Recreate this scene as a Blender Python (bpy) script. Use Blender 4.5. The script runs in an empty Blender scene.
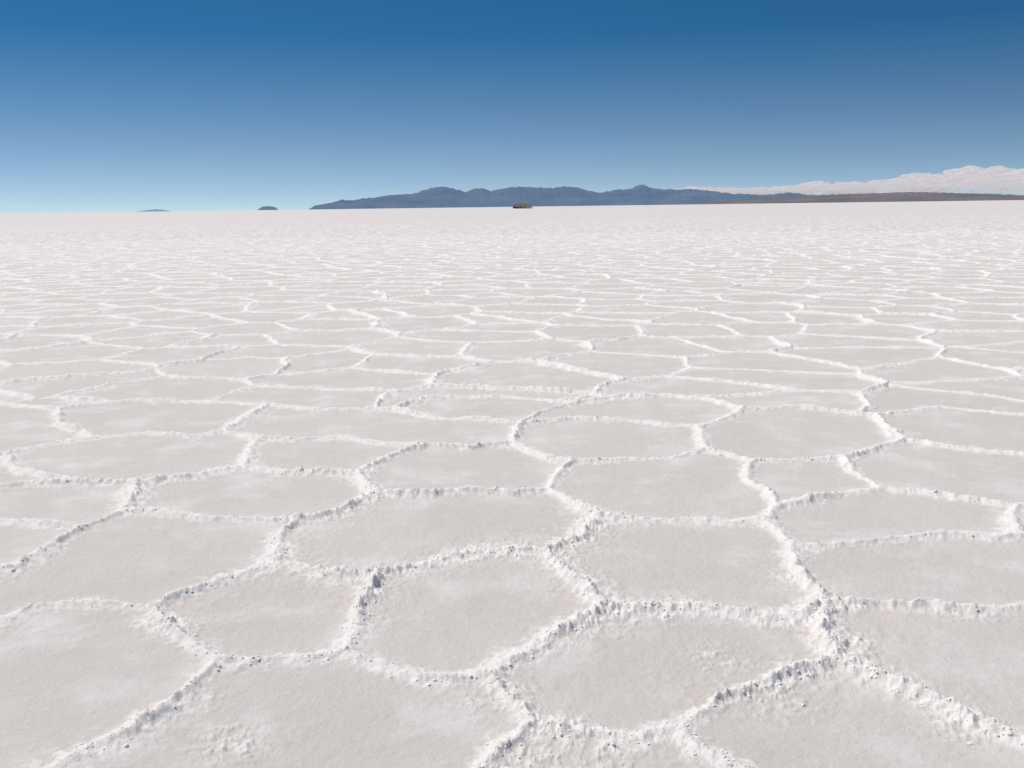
import bpy, bmesh, math, numpy as np
from mathutils import Matrix, Vector
rng=np.random.default_rng(7)
CAM_H=1.6; F=1000.0; PITCH=math.radians(10.05); ROLL=math.radians(-0.76)
M=Matrix.Rotation(math.pi/2-PITCH,4,'X')@Matrix.Rotation(ROLL,4,'Z')
M3=M.to_3x3()
SUN_EL=math.radians(58); SUN_AZ=math.radians(-58)   # azimuth from +Y, clockwise positive
def g(p):   # image pixel, unprojected through the camera -> ground coordinates (m)
    d=M3@Vector(((p[0]-512)/F,-(p[1]-384)/F,-1)); t=CAM_H/-d.z
    return (d.x*t,d.y*t)
def bearing(px,py):
    d=M3@Vector(((px-512)/F,-(py-384)/F,-1))
    return math.atan2(d.x,d.y), d.z/math.hypot(d.x,d.y)
# ---------------------------------------------------------------- crack network
lines=[
[(215,662),(175,635),(150,608),(95,604),(40,607),(0,622),(-90,640)],
[(215,664),(190,695),(130,735),(60,768),(0,800)],
[(215,662),(245,664),(280,661),(315,660),(345,655)],
[(345,655),(357,635),(361,612),(372,592),(375,576)],
[(375,576),(345,577),(320,573),(290,566),(270,566)],
[(270,566),(215,584),(150,608)],
[(270,566),(280,545),(284,532),(295,522)],
[(375,576),(420,568),(450,560),(485,551),(520,553),(548,552)],
[(345,657),(385,668),(420,680),(455,683),(490,681)],
[(490,681),(510,663),(545,645),(575,625),(605,611)],
[(548,552),(562,570),(590,590),(605,611)],
[(490,681),(512,705),(535,728),(500,750),(470,775),(440,820)],
[(535,728),(590,733),(640,738),(680,727)],
[(680,727),(700,748),(740,768),(790,820)],
[(605,611),(650,610),(700,608),(745,617),(785,620),(830,606)],
[(830,606),(822,630),(838,662)],
[(838,662),(780,678),(720,700),(680,727)],
[(838,662),(900,688),(960,715),(1024,745),(1110,790)],
[(830,606),(870,606),(930,608),(980,612),(1024,610),(1110,614)],
[(830,606),(808,585),(795,568),(793,548)],
[(793,548),(850,546),(900,540),(950,536),(1000,540),(1020,538),(1110,545)],
[(793,548),(778,532),(765,520)],
[(765,520),(730,523),(690,520),(650,523),(602,518)],
[(602,518),(580,538),(548,552)],
[(602,518),(575,505),(548,490)],
[(548,490),(556,477),(571,463)],
[(548,490),(510,494),(470,491),(430,495),(376,495)],
[(376,495),(335,515),(295,522)],
[(295,522),(250,521),(200,519),(155,512),(125,513)],
[(125,513),(80,529),(45,552),(10,570),(-90,580)],
[(80,529),(40,524),(0,522),(-90,524)],
[(125,513),(138,484)],
[(138,484),(80,484),(30,484),(0,488),(-90,492)],
[(138,484),(190,478),(225,470),(245,467)],
[(245,467),(285,473),(320,473),(358,476)],
[(358,476),(376,495)],
[(358,476),(385,460),(425,447)],
[(425,447),(470,449),(515,443)],
[(515,443),(545,458),(571,463)],
[(245,467),(252,452),(261,440)],
[(261,440),(300,442),(340,438),(380,444),(425,447)],
[(261,440),(225,433)],
[(225,433),(190,438),(150,434),(95,438)],
[(95,438),(40,447),(8,455),(10,466),(30,472),(80,484)],
[(8,455),(-90,460)],
[(225,433),(245,418),(268,406)],
[(268,406),(330,411),(395,410)],
[(395,410),(440,419),(480,420),(520,425)],
[(515,443),(520,425)],
[(95,438),(60,424),(60,410)],
[(571,463),(620,460),(670,459),(705,450)],
[(705,450),(730,456),(752,462)],
[(752,462),(745,480),(772,495),(776,509),(765,520)],
[(752,462),(800,461),(845,460)],
[(845,460),(855,474),(882,490)],
[(882,490),(830,497),(776,509)],
[(882,490),(940,497),(985,504),(1015,509),(1110,512)],
[(1015,509),(1020,538)],
[(520,425),(560,420),(620,421),(698,428)],
[(698,428),(705,450)],
[(698,428),(725,420),(742,410)],
[(875,417),(890,430),(905,441)],
[(905,441),(870,452),(845,460)],
[(905,441),(960,450),(1024,456),(1110,460)],
[(520,425),(545,412),(575,404)],
[(-90,402),(0,404),(60,410),(125,402),(200,402),(268,406)],
[(395,410),(425,399),(500,397),(575,404),(620,397),(665,396),(705,400),(742,410),(800,409),(875,417),(942,408),(1024,415),(1110,412)],
[(-90,402),(-90,820)],[(1110,412),(1110,820)],[(-90,820),(1110,820)],
]
wt=np.ones(len(lines))
for i in (2,8,9,10): wt[i]=1.2
for i in (11,12,16,17,1,13): wt[i]=0.85
segs=[];sw=[]
for l,wgt in zip(lines,wt):
    q=[g(p) for p in l]
    for a,b in zip(q[:-1],q[1:]): segs.append((*a,*b)); sw.append(wgt)
segs=np.array(segs); sw=np.array(sw)
region=np.array([g(p) for p in [(-90,402),(0,404),(60,410),(125,402),(200,402),(268,406),(395,410),(425,399),(500,397),(575,404),(620,397),(665,396),(705,400),(742,410),(800,409),(875,417),(942,408),(1024,415),(1110,412),(1110,820),(-90,820)]])
debris=[(*g(p),rad) for p,rad in (((720,660),.13),((770,690),.16),((545,745),.16),((600,760),.12),((500,700),.14),((838,640),.15),((230,745),.12),((960,722),.12),((830,606),.10),((605,611),.08),((548,552),.12))]
# ---------------------------------------------------------------- noise helpers
def h2(ix,iy,s):
    n=(ix.astype(np.int64)*374761393+iy.astype(np.int64)*668265263+s*1442695041)&0xffffffff
    n=((n^(n>>13))*1274126177)&0xffffffff
    n=((n^(n>>16))*2246822519)&0xffffffff
    n=n^(n>>15)
    return (n&0xffffff)/float(0xffffff)
def vn(x,y,s):
    ix=np.floor(x);iy=np.floor(y);fx=x-ix;fy=y-iy
    fx=fx*fx*(3-2*fx);fy=fy*fy*(3-2*fy)
    a=h2(ix,iy,s);b=h2(ix+1,iy,s);c=h2(ix,iy+1,s);d=h2(ix+1,iy+1,s)
    return (a+(b-a)*fx)*(1-fy)+(c+(d-c)*fx)*fy
def fbm(x,y,s,o=3,gain=.5):
    t=0;a=1;n=0
    for i in range(o):
        c_,s_=math.cos(.6*i+.4),math.sin(.6*i+.4)
        t=t+a*vn((x*c_-y*s_)*2**i+17.3*i,(x*s_+y*c_)*2**i+5.1*i,s+i);n+=a;a*=gain
    return t/n
def inpoly(x,y,P):
    r=np.zeros(x.shape,bool);j=len(P)-1
    for i in range(len(P)):
        xi,yi=P[i];xj,yj=P[j]
        if yi!=yj:
            c=((yi>y)!=(yj>y))&(x<(xj-xi)*(y-yi)/(yj-yi)+xi); r^=c
        j=i
    return r
SP=1.3
def voronoi(x,y):
    row=SP*0.87
    cy=np.floor(y/row); 
    d1=np.full(x.shape,1e9);d2=d1.copy();x1=d1.copy();y1=d1.copy();x2=d1.copy();y2=d1.copy();idd=np.zeros(x.shape)
    for dy in (-1,0,1,2,-2):
        ry=cy+dy; off=(np.mod(ry,2))*0.5
        cx=np.floor(x/SP-off)
        for dx in (-1,0,1,2):
            rx=cx+dx
            sx=(rx+off+(h2(rx,ry,3)-.5)*0.92)*SP; sy=(ry+(h2(rx,ry,9)-.5)*0.92)*row
            d=(x-sx)**2+(y-sy)**2
            n1=d<d1; n2=(~n1)&(d<d2)
            x2=np.where(n1,x1,np.where(n2,sx,x2)); y2=np.where(n1,y1,np.where(n2,sy,y2)); d2=np.where(n1,d1,np.where(n2,d,d2))
            x1=np.where(n1,sx,x1);y1=np.where(n1,sy,y1);d1=np.where(n1,d,d1); idd=np.where(n1,h2(rx,ry,21),idd)
    L=np.hypot(x2-x1,y2-y1)+1e-9
    ew=h2(np.round((x1+x2)*50),np.round((y1+y2)*50),5)
    return ((x2-x1)*((x1+x2)/2-x)+(y2-y1)*((y1+y2)/2-y))/L, 0.6+0.7*ew, idd
def surface(x,y):
    """height, ridge mask, plate id, distance to the crack"""
    wx=x+0.03*(fbm(x*3.1,y*3.1,11)-.5)+0.042*(fbm(x*13,y*13,12)-.5)
    wy=y+0.03*(fbm(x*3.1+40,y*3.1,13)-.5)+0.042*(fbm(x*13,y*13+30,14)-.5)
    ins=inpoly(wx,wy,region)
    d,ew,pid=voronoi(x+0.10*(fbm(x*1.9,y*1.9,15)-.5)*2+(wx-x),y+0.10*(fbm(x*1.9+9,y*1.9,16)-.5)*2+(wy-y))
    near=np.where(ins|((y<14)&(np.abs(x)<11)))[0]
    xs=wx[near];ys=wy[near];dd=np.full(xs.shape,1e9);ww=np.ones(xs.shape)
    for (ax,ay,bx,by),w_ in zip(segs,sw):
        vx=bx-ax;vy=by-ay;L2=vx*vx+vy*vy
        t=np.clip(((xs-ax)*vx+(ys-ay)*vy)/L2,0,1)
        q=np.hypot(xs-ax-t*vx,ys-ay-t*vy); m=q<dd
        dd=np.where(m,q,dd); ww=np.where(m,w_,ww)
    dn=np.full(x.shape,1e9);wn=np.ones(x.shape);dn[near]=dd;wn[near]=ww
    use=ins|(dn<d)
    d=np.where(use,dn,d);ew=np.where(use,wn,ew)
    d=np.maximum(d,0)
    R=np.hypot(x,y)
    lf=fbm(x*1.3,y*1.3,31,2); mf=fbm(x*5,y*5,33,2)
    thick=np.clip(lf*2.6-.9,0,1)                      # some runs of ridge are broad crusty heaps
    wid=(0.005+0.030*mf+0.022*thick*mf+.004)*(0.65+0.35*ew)*(1+0.8*np.clip((R-6)/40,0,1))
    crumb=fbm(x*38,y*38,41,4,.60)
    lumps=fbm(x*15,y*15,45,2)
    big=np.clip(fbm(x*2.6,y*2.6,51,2)*2.3-.62,0.15,1.1)
    H=(0.012+0.020*big)*ew*(1+.45*np.clip((R-5)/30,0,1))
    prof=np.exp(-(d/wid)**1.75)
    skirt=np.exp(-(d/(wid*2.4))**2)
    nf=1/(1+(R/14)**2)
    grain=np.clip(crumb*2.6-.8,0,1.4)
    ridge=H*(prof*(0.52+0.46*lumps)+skirt*nf*.44*grain)
    lip=0.006*np.exp(-d/0.10)*(0.3+lf)
    deb=np.clip(fbm(x*1.1+3,y*1.1,61,2)*2.6-1.3,0,1)*np.exp(-d/0.14)
    for (ax,ay,ra) in debris: deb=np.maximum(deb,.9*np.exp(-((x-ax)**2+(y-ay)**2)/ra**2)*(.4+.9*mf))
    crust=deb*np.clip(crumb-.42,0,1)*0.050*nf
    fine=0.0020*(fbm(x*48,y*48,71,2)-.5)+0.005*(fbm(x*9,y*9,73,3)-.5)+0.018*(fbm(x*.9,y*.9,75,2)-.5)
    fade=1/(1+(R/260.)**2)
    z=(ridge+lip+crust)*fade+fine*fade
    mask=np.clip(np.exp(-(d/(wid*1.6))**2)*(0.5+0.9*crumb)+.6*np.exp(-(d/(wid*3.2))**2)*np.clip(crumb*3-1.3,0,1)+deb*np.clip(crumb*2.4-.8,0,1)*.9,0,1)
    return z,mask,pid,d
# ---------------------------------------------------------------- ground sheet
r=[0.05,0.3,0.6,0.9,1.2]
while r[-1]<2.25: r.append(r[-1]+0.04)
while r[-1]<60: r.append(r[-1]+max(0.0055,r[-1]*0.0026))
while r[-1]<400: r.append(r[-1]*1.009)
while r[-1]<120000: r.append(r[-1]*1.06)
r=np.array(r)
A=math.radians(33); a1=np.arange(-A,A,0.00095)
a2=np.arange(A,math.radians(70),0.006); a3=np.arange(math.radians(70),2*math.pi-math.radians(70),0.05); a4=np.arange(2*math.pi-math.radians(70),2*math.pi-A-0.003,0.006)
th=np.concatenate([a1,a2,a3,a4]); nr,nt=len(r),len(th)
RR,TT=np.meshgrid(r,th,indexing='ij')
X=(RR*np.sin(TT)).ravel();Y=(RR*np.cos(TT)).ravel()
Z=np.zeros_like(X);MK=np.zeros_like(X);PI=np.zeros_like(X)
ch=200000
for s in range(0,len(X),ch):
    z,m,p,_=surface(X[s:s+ch],Y[s:s+ch]); Z[s:s+ch]=z;MK[s:s+ch]=m;PI[s:s+ch]=p
def make_mesh(name,V,Fc,k):
    me=bpy.data.meshes.new(name); nf=len(Fc)
    me.vertices.add(len(V)); me.vertices.foreach_set('co',V.astype(np.float32).ravel())
    me.loops.add(nf*k); me.loops.foreach_set('vertex_index',Fc.astype(np.int32).ravel())
    me.polygons.add(nf); me.polygons.foreach_set('loop_start',np.arange(nf,dtype=np.int32)*k)
    me.update(calc_edges=True)
    ob=bpy.data.objects.new(name,me); bpy.context.collection.objects.link(ob); return ob
i=np.arange(nr-1)[:,None];j=np.arange(nt)[None,:];j2=(j+1)%nt
Fc=np.stack([(i*nt+j),(i*nt+j2),((i+1)*nt+j2),((i+1)*nt+j)],-1).reshape(-1,4)[:,::-1]
ground=make_mesh("salt_flat_ground",np.stack([X,Y,Z],-1),Fc,4)
for nm,arr in(("ridge",MK),("plate",PI)):
    at=ground.data.attributes.new(nm,'FLOAT','POINT'); at.data.foreach_set('value',arr.astype(np.float32))
ground.data.polygons.foreach_set('use_smooth',np.ones(len(Fc),bool))
# ---------------------------------------------------------------- materials
def mat(name):
    m=bpy.data.materials.new(name); m.use_nodes=True; return m,m.node_tree.nodes,m.node_tree.links
def N(ns,t,**k):
    n=ns.new(t)
    for a,b in k.items(): setattr(n,a,b)
    return n
def noise(ns,ls,vec,scale,detail=4,rough=.55):
    n=ns.new('ShaderNodeTexNoise'); n.inputs['Scale'].default_value=scale;n.inputs['Detail'].default_value=detail;n.inputs['Roughness'].default_value=rough
    ls.new(vec,n.inputs['Vector']);return n.outputs['Fac']
def mix(ns,ls,f,a,b,blend='MIX'):
    n=ns.new('ShaderNodeMix');n.data_type='RGBA';n.blend_type=blend
    for s,v in((0,f),(6,a),(7,b)):
        if isinstance(v,bpy.types.NodeSocket): ls.new(v,n.inputs[s])
        else: n.inputs[s].default_value=v if s==0 else (*v,1)
    return n.outputs[2]
def mr(ns,ls,v,a,b,c=0,d=1):
    n=ns.new('ShaderNodeMapRange');ls.new(v,n.inputs[0])
    for k,x in zip((1,2,3,4),(a,b,c,d)): n.inputs[k].default_value=x
    return n.outputs[0]
def salt(name,chunk=False):
    m,ns,ls=mat(name); b=ns['Principled BSDF']; b.inputs['Roughness'].default_value=.8; b.inputs['Specular IOR Level'].default_value=.25
    geo=N(ns,'ShaderNodeNewGeometry'); P=geo.outputs['Position']
    n1=mr(ns,ls,noise(ns,ls,P,1.1,4),.35,.65); n2=mr(ns,ls,noise(ns,ls,P,9,5,.65),.35,.68); n3=mr(ns,ls,noise(ns,ls,P,170,3,.7),.35,.65)
    if chunk:
        col=mix(ns,ls,n2,(.94,.92,.89),(.90,.87,.83))
    else:
        ar=N(ns,'ShaderNodeAttribute',attribute_name='ridge');ap=N(ns,'ShaderNodeAttribute',attribute_name='plate')
        pl=mix(ns,ls,n1,(.69,.65,.615),(.755,.715,.68))
        pl=mix(ns,ls,mr(ns,ls,n2,0,1,0,.6),pl,(.79,.755,.73))
        pl=mix(ns,ls,mr(ns,ls,ap.outputs['Fac'],0,1,0,.4),pl,(.67,.635,.605))
        pl=mix(ns,ls,mr(ns,ls,n3,0,1,0,.5),pl,(.62,.575,.53))
        n4=mr(ns,ls,noise(ns,ls,P,2.3,7,.65),.50,.70,0,.8)
        pl=mix(ns,ls,n4,pl,(.85,.82,.80))
        rd=mix(ns,ls,n2,(.93,.905,.885),(.87,.83,.785))
        n5=mr(ns,ls,noise(ns,ls,P,3.7,3,.5),.60,.75,0,.6)
        rd=mix(ns,ls,n5,rd,(.82,.73,.66))
        col=mix(ns,ls,mr(ns,ls,ar.outputs['Fac'],.10,.6),pl,rd)
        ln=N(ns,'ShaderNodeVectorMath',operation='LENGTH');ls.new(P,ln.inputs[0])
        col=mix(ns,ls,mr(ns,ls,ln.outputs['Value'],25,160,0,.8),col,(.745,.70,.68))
    ls.new(col,b.inputs['Base Color'])
    if not chunk:
        bn=N(ns,'ShaderNodeBump');bn.inputs['Strength'].default_value=.7;bn.inputs['Distance'].default_value=.006
        hh=N(ns,'ShaderNodeMath',operation='ADD'); ls.new(noise(ns,ls,P,150,5,.8),hh.inputs[0]); ls.new(noise(ns,ls,P,45,4,.7),hh.inputs[1])
        ls.new(hh.outputs[0],bn.inputs['Height']);ls.new(bn.outputs[0],b.inputs['Normal'])
    return m
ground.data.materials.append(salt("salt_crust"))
# ---------------------------------------------------------------- salt crumbs on the ridges
bm=bmesh.new();bmesh.ops.create_icosphere(bm,subdivisions=2,radius=1)
bv=np.array([v.co[:] for v in bm.verts]);bf=np.array([[v.index for v in f.verts] for f in bm.faces]);bm.free()
NC=110000
rr=2.3*np.exp(rng.random(NC)*math.log(8/2.3)); tt=(rng.random(NC)-.5)*2*math.radians(33)
cx,cy=rr*np.sin(tt),rr*np.cos(tt)
cz,cm,_,cd=surface(cx,cy)
keep=rng.random(NC)<np.clip(cm-.35,0,1)*.40+0.0008
cx,cy,cz,cm,rr=cx[keep],cy[keep],cz[keep],cm[keep],rr[keep]; n=len(cx)
size=0.0025+0.005*rng.random(n)**2.5
size=np.where(rng.random(n)<0.015,size*1.7,size)*np.where(cm>.25,1,.7)
V=np.empty((n,len(bv),3))
for k in range(n):
    R3=Matrix.Rotation(rng.random()*6.28,3,Vector(rng.normal(size=3)).normalized())
    v=(bv*(0.85+0.3*rng.random((len(bv),1)))*np.array([1,.6+.5*rng.random(),.6+.4*rng.random()]))@np.array(R3)
    v[:,2]*=.65
    V[k]=v*size[k]+np.array([cx[k],cy[k],cz[k]])
Fk=(bf[None]+(np.arange(n)*len(bv))[:,None,None]).reshape(-1,3)
cr=make_mesh("salt_crumbs",V.reshape(-1,3),Fk,3); cr.data.materials.append(salt("salt_crumb",True))
cr.data.polygons.foreach_set('use_smooth',np.ones(len(Fk),bool))
# ---------------------------------------------------------------- distant mountains
def interp(tab,px): return np.interp(px,[t[0] for t in tab],[t[1] for t in tab])
def horizon(px): return 213.3-(px)*0.01326
def range_(name,tab,dist,depth,col1,col2,seed,rough=1.0,air=.32,ac=(.12,.20,.30)):
    x0,x1=tab[0][0],tab[-1][0]; nx=int((x1-x0)*1.6); ny=22
    px=np.linspace(x0,x1,nx); hp=interp(tab,px)
    V=np.zeros((ny,nx,3))
    az=np.array([bearing(p,205)[0] for p in px])
    for k in range(ny):
        u=k/(ny-1); f=math.sin(math.pi*min(u/0.62,1)/2)**0.9 if u<.62 else math.cos(math.pi*(u-.62)/.38/2)
        D=dist+(u-.62)*depth
        sp=fbm(px/14.0+seed*3+u*1.5,np.full(nx,u*3.0),seed,3)
        det=(fbm(px/3.2,np.full(nx,u*2.),seed+8,3)-.5)*1.4*rough*np.clip(hp/6,0,1)
        hh=(hp+det)*(f*(1-(1-f)*0.6*(sp)))
        V[k,:,0]=D*np.sin(az);V[k,:,1]=D*np.cos(az);V[k,:,2]=np.maximum(hh,0)/F*dist-2
    i=np.arange(ny-1)[:,None];j=np.arange(nx-1)[None,:]
    Fm=np.stack([i*nx+j,i*nx+j+1,(i+1)*nx+j+1,(i+1)*nx+j],-1).reshape(-1,4)
    ob=make_mesh(name,V.reshape(-1,3),Fm,4); ob.data.polygons.foreach_set('use_smooth',np.ones(len(Fm),bool))
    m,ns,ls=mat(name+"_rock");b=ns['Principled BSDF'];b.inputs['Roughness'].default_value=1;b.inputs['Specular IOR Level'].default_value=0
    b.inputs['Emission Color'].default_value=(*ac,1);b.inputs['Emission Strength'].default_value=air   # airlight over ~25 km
    geo=N(ns,'ShaderNodeNewGeometry')
    nn=mr(ns,ls,noise(ns,ls,geo.outputs['Position'],.0012,6,.6),.35,.65)
    ls.new(mix(ns,ls,nn,col1,col2),b.inputs['Base Color']);ob.data.materials.append(m);return ob
def tb(l): return [(x,max(horizon(x)-y,0)) for x,y in l]
mt=[(308,209),(316,205),(330,203),(342,200),(352,200.5),(366,198),(378,197),(390,195),(405,194.5),(414,194),(424,190.5),(436,187.5),(448,187.5),(458,190),(466,192),(474,189),(482,188.5),(490,191),(500,189.5),(512,187),(526,187),(540,188),(552,188.5),(564,187),(576,187.5),(586,190),(598,193),(610,191),(620,189.5),(632,189),(638,185.5),(644,185),(650,188),(664,189.5),(680,190),(694,189.5),(710,191),(730,193.5),(760,195),(790,193),(820,196),(860,197),(900,198),(960,199)]
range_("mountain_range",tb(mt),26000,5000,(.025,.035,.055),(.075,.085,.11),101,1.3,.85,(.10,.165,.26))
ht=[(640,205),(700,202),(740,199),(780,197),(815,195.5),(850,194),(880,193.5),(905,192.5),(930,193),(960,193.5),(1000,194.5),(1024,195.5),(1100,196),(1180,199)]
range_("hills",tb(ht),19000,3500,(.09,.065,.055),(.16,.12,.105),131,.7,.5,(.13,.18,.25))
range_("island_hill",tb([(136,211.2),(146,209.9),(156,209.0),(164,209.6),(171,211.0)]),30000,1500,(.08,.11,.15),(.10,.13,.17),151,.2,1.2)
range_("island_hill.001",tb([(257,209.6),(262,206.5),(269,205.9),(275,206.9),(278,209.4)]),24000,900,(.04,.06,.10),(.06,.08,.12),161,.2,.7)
# ---------------------------------------------------------------- cloud bank
cl=[(670,189),(690,186),(720,187),(750,187.5),(780,186),(800,184),(815,180.5),(830,183),(848,181.5),(862,182.5),(880,180),(900,177),(912,173),(925,175),(940,175),(952,170),(966,167),(980,170),(1000,169),(1015,172),(1030,171),(1080,168),(1140,175),(1200,182),(1250,189)]
CD=48000.
bm=bmesh.new();bmesh.ops.create_icosphere(bm,subdivisions=3,radius=1)
bv=np.array([v.co[:] for v in bm.verts]);bf=np.array([[v.index for v in f.verts] for f in bm.faces]);bm.free()
Vs=[];c=0
for k in range(1300):
    px=672+rng.random()*570; top=horizon(px)-interp(cl,px)
    rad=(1.1+3.4*rng.random()**1.6)*min(1.2,top/20+.2)
    hgt=4+max(top-rad-4,0)*rng.random()**.6
    D=CD+(rng.random()-.5)*6000; az,_=bearing(px,190)
    cen=np.array([D*math.sin(az),D*math.cos(az),hgt/F*D]); s=rad/F*D
    off=rng.random(3)*50
    nz=fbm(bv[:,0]*1.9+off[0]+bv[:,2]*1.3,bv[:,1]*1.9+off[1]+bv[:,2]*1.7,5,3)
    v=bv*(0.75+0.5*nz[:,None])*np.array([1.8,1.2,.75])*s+cen
    Vs.append(v);c+=1
V=np.concatenate(Vs); Fk=(bf[None]+(np.arange(c)*len(bv))[:,None,None]).reshape(-1,3)
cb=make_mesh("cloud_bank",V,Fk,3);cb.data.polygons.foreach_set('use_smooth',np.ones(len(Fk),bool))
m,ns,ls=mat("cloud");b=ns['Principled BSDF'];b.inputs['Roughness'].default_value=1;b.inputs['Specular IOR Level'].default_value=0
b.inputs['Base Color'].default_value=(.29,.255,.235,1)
b.inputs['Emission Color'].default_value=(.54,.54,.585,1);b.inputs['Emission Strength'].default_value=.84  # haze painted in as glow, so lit and shaded sides differ less
geo=N(ns,'ShaderNodeNewGeometry');sx=N(ns,'ShaderNodeSeparateXYZ');ls.new(geo.outputs['Position'],sx.inputs[0])
al=N(ns,'ShaderNodeMath',operation='MULTIPLY')
lw=N(ns,'ShaderNodeLayerWeight');lw.inputs['Blend'].default_value=.35
ls.new(mr(ns,ls,sx.outputs['Z'],150,1300,.06,.78),al.inputs[0]);ls.new(mr(ns,ls,lw.outputs['Facing'],.2,.88,1,.0),al.inputs[1])
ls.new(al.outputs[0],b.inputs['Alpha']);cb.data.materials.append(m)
# ---------------------------------------------------------------- salt hotel, far away
def boxv(bm,x0,x1,y0,y1,z0,z1):
    vs=[bm.verts.new(p) for p in((x0,y0,z0),(x1,y0,z0),(x1,y1,z0),(x0,y1,z0),(x0,y0,z1),(x1,y0,z1),(x1,y1,z1),(x0,y1,z1))]
    for f in((0,3,2,1),(4,5,6,7),(0,1,5,4),(1,2,6,5),(2,3,7,6),(3,0,4,7)): bm.faces.new([vs[q] for q in f])
def part(name,par,fn,col):
    bm=bmesh.new();fn(bm);me=bpy.data.meshes.new(name);bm.to_mesh(me);bm.free()
    ob=bpy.data.objects.new(name,me);bpy.context.collection.objects.link(ob);ob.parent=par
    m,ns,ls=mat(par.name+"_"+name);b=ns['Principled BSDF'];b.inputs['Roughness'].default_value=.8
    geo=N(ns,'ShaderNodeNewGeometry')
    ls.new(mix(ns,ls,noise(ns,ls,geo.outputs['Position'],3,4),tuple(q*.8 for q in col),tuple(min(1,q*1.2) for q in col)),b.inputs['Base Color']);me.materials.append(m)
az,_=bearing(522,204);HD=850
hotel=bpy.data.objects.new("salt_block_hotel",None);bpy.context.collection.objects.link(hotel)
hotel.location=(HD*math.sin(az),HD*math.cos(az),0)
part("walls",hotel,lambda b:(boxv(b,-6,4,0,7,0,2.3),boxv(b,4,8,1.5,6,0,1.9)),(.55,.47,.34))
def roof(b):
    for x0,x1,y0,y1,z0,z1 in((-6.5,4.4,-.5,7.5,2.303,4.0),(4.403,8.5,1,6.5,1.903,3.0)):
        ym=(y0+y1)/2;vs=[b.verts.new(p) for p in((x0,y0,z0),(x1,y0,z0),(x1,y1,z0),(x0,y1,z0),(x0+.6,ym,z1),(x1-.6,ym,z1))]
        for f in((0,1,5,4),(2,3,4,5),(1,2,5),(3,0,4),(0,3,2,1)): b.faces.new([vs[q] for q in f])
part("thatch_roof",hotel,roof,(.16,.10,.055))
part("door",hotel,lambda b:boxv(b,-1.5,-.5,-.05,-.003,.02,2.0),(.06,.04,.03))
part("windows",hotel,lambda b:[boxv(b,q,q+1,-.05,-.003,.9,1.7) for q in(-5,-3.2,.6,2.4)],(.03,.035,.04))
def car(name,px,col,D=835):
    az,_=bearing(px,204);e=bpy.data.objects.new(name,None);bpy.context.collection.objects.link(e);e.location=(D*math.sin(az),D*math.cos(az),0)
    def body(b):
        pr=[(-2.3,.45),(2.3,.45),(2.35,1.0),(1.3,1.12),(.75,1.8),(-2.1,1.85),(-2.35,1.1)]
        a=[b.verts.new((x,-.9,z)) for x,z in pr];c=[b.verts.new((x,.9,z)) for x,z in pr]
        b.faces.new(a);b.faces.new(c[::-1])
        for q in range(len(pr)): b.faces.new((a[q],c[q],c[(q+1)%7],a[(q+1)%7]))
    part("body",e,body,col)
    part("windows",e,lambda b:[boxv(b,q,q+1.1,-.92,-.903,1.15,1.65) for q in(-1.95,-.7)],(.02,.025,.03))
    def wh(b):
        for x in(-1.45,1.45):
            for y in(-.8,.8): bmesh.ops.create_cone(b,cap_ends=True,segments=16,radius1=.38,radius2=.38,depth=.25,matrix=Matrix.Translation((x,y,.38))@Matrix.Rotation(math.pi/2,4,'X'))
    part("wheels",e,wh,(.02,.02,.02))
car("parked_jeep",530,(.7,.7,.68)); car("parked_jeep.001",515.5,(.08,.04,.03))
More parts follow.
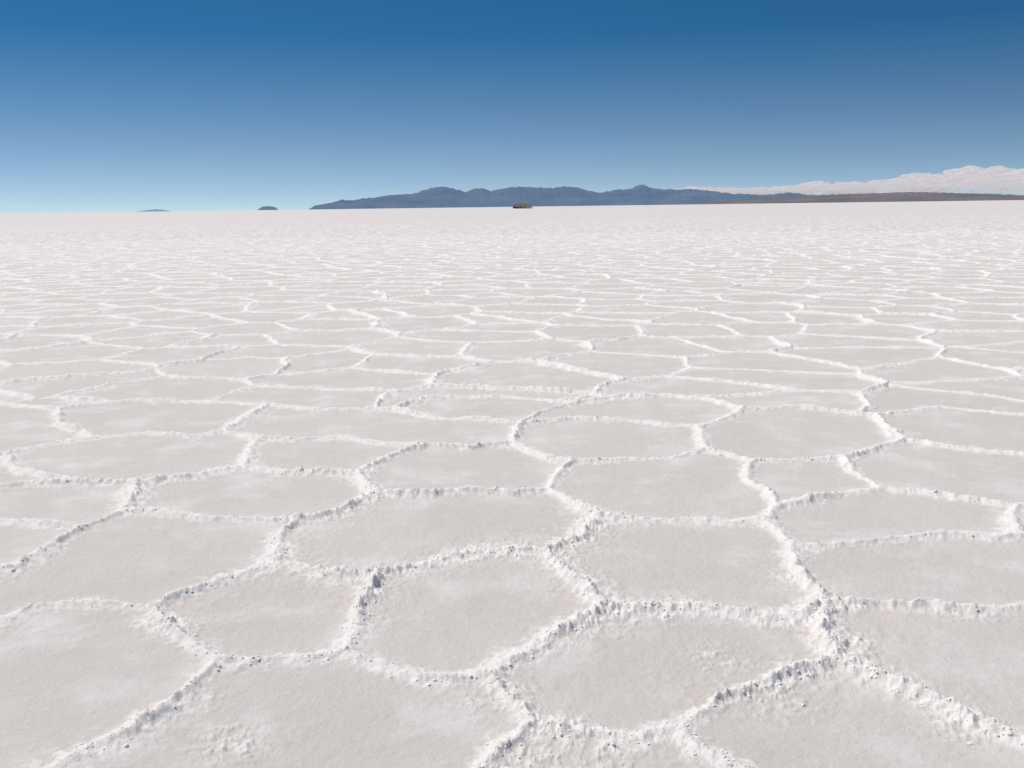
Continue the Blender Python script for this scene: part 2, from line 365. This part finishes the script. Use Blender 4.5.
# ---------------------------------------------------------------- camera, sun, sky
cam=bpy.data.objects.new("camera",bpy.data.cameras.new("camera")); bpy.context.collection.objects.link(cam)
cam.matrix_world=Matrix.Translation((0,0,CAM_H))@M
cam.data.lens=35.16; cam.data.clip_start=.05; cam.data.clip_end=300000
bpy.context.scene.camera=cam
sl=bpy.data.lights.new("sun",'SUN');sl.energy=3.4;sl.angle=math.radians(.5);sl.color=(1,.955,.90)
so=bpy.data.objects.new("sun",sl);bpy.context.collection.objects.link(so)
D=Vector((math.sin(SUN_AZ)*math.cos(SUN_EL),math.cos(SUN_AZ)*math.cos(SUN_EL),math.sin(SUN_EL)))
so.rotation_euler=D.to_track_quat('Z','Y').to_euler()
w=bpy.data.worlds.new("World"); bpy.context.scene.world=w; w.use_nodes=True
ns,ls=w.node_tree.nodes,w.node_tree.links
s=ns.new('ShaderNodeTexSky'); s.sky_type='NISHITA'; s.sun_disc=False
s.sun_elevation=SUN_EL; s.sun_rotation=SUN_AZ; s.altitude=3650; s.air_density=1.0; s.dust_density=0.0; s.ozone_density=3
tc=ns.new('ShaderNodeTexCoord');mp=ns.new('ShaderNodeMapping');mp.vector_type='POINT';mp.inputs['Scale'].default_value=(1,1,2.5);mp.inputs['Location'].default_value=(0,0,.055)
ls.new(tc.outputs['Generated'],mp.inputs[0]);ls.new(mp.outputs[0],s.inputs['Vector'])
sp=ns.new('ShaderNodeSeparateXYZ');ls.new(tc.outputs['Generated'],sp.inputs[0])
sat=N(ns,'ShaderNodeMath',operation='SUBTRACT')
ls.new(mr(ns,ls,sp.outputs['Z'],0,.16,.80,1.27),sat.inputs[0]);ls.new(mr(ns,ls,sp.outputs['Z'],.25,.6,0,.62),sat.inputs[1])
hs=ns.new('ShaderNodeHueSaturation');ls.new(sat.outputs[0],hs.inputs['Saturation'])
ls.new(mr(ns,ls,sp.outputs['Z'],0,.06,.96,1.0),hs.inputs['Value'])
ls.new(s.outputs[0],hs.inputs['Color'])
tint=mix(ns,ls,mr(ns,ls,sp.outputs['Z'],0,.14),(1.03,1.04,.95),(.95,1.14,.95))
tint=mix(ns,ls,mr(ns,ls,sp.outputs['Z'],.22,.45),tint,(1.08,.99,.98))
tn=mix(ns,ls,1.0,hs.outputs[0],tint,'MULTIPLY')
bg=ns['Background']; bg.inputs[1].default_value=0.104
ls.new(tn,bg.inputs[0])
sc=bpy.context.scene; sc.view_settings.view_transform='Standard'; sc.view_settings.look='None'; sc.view_settings.exposure=0
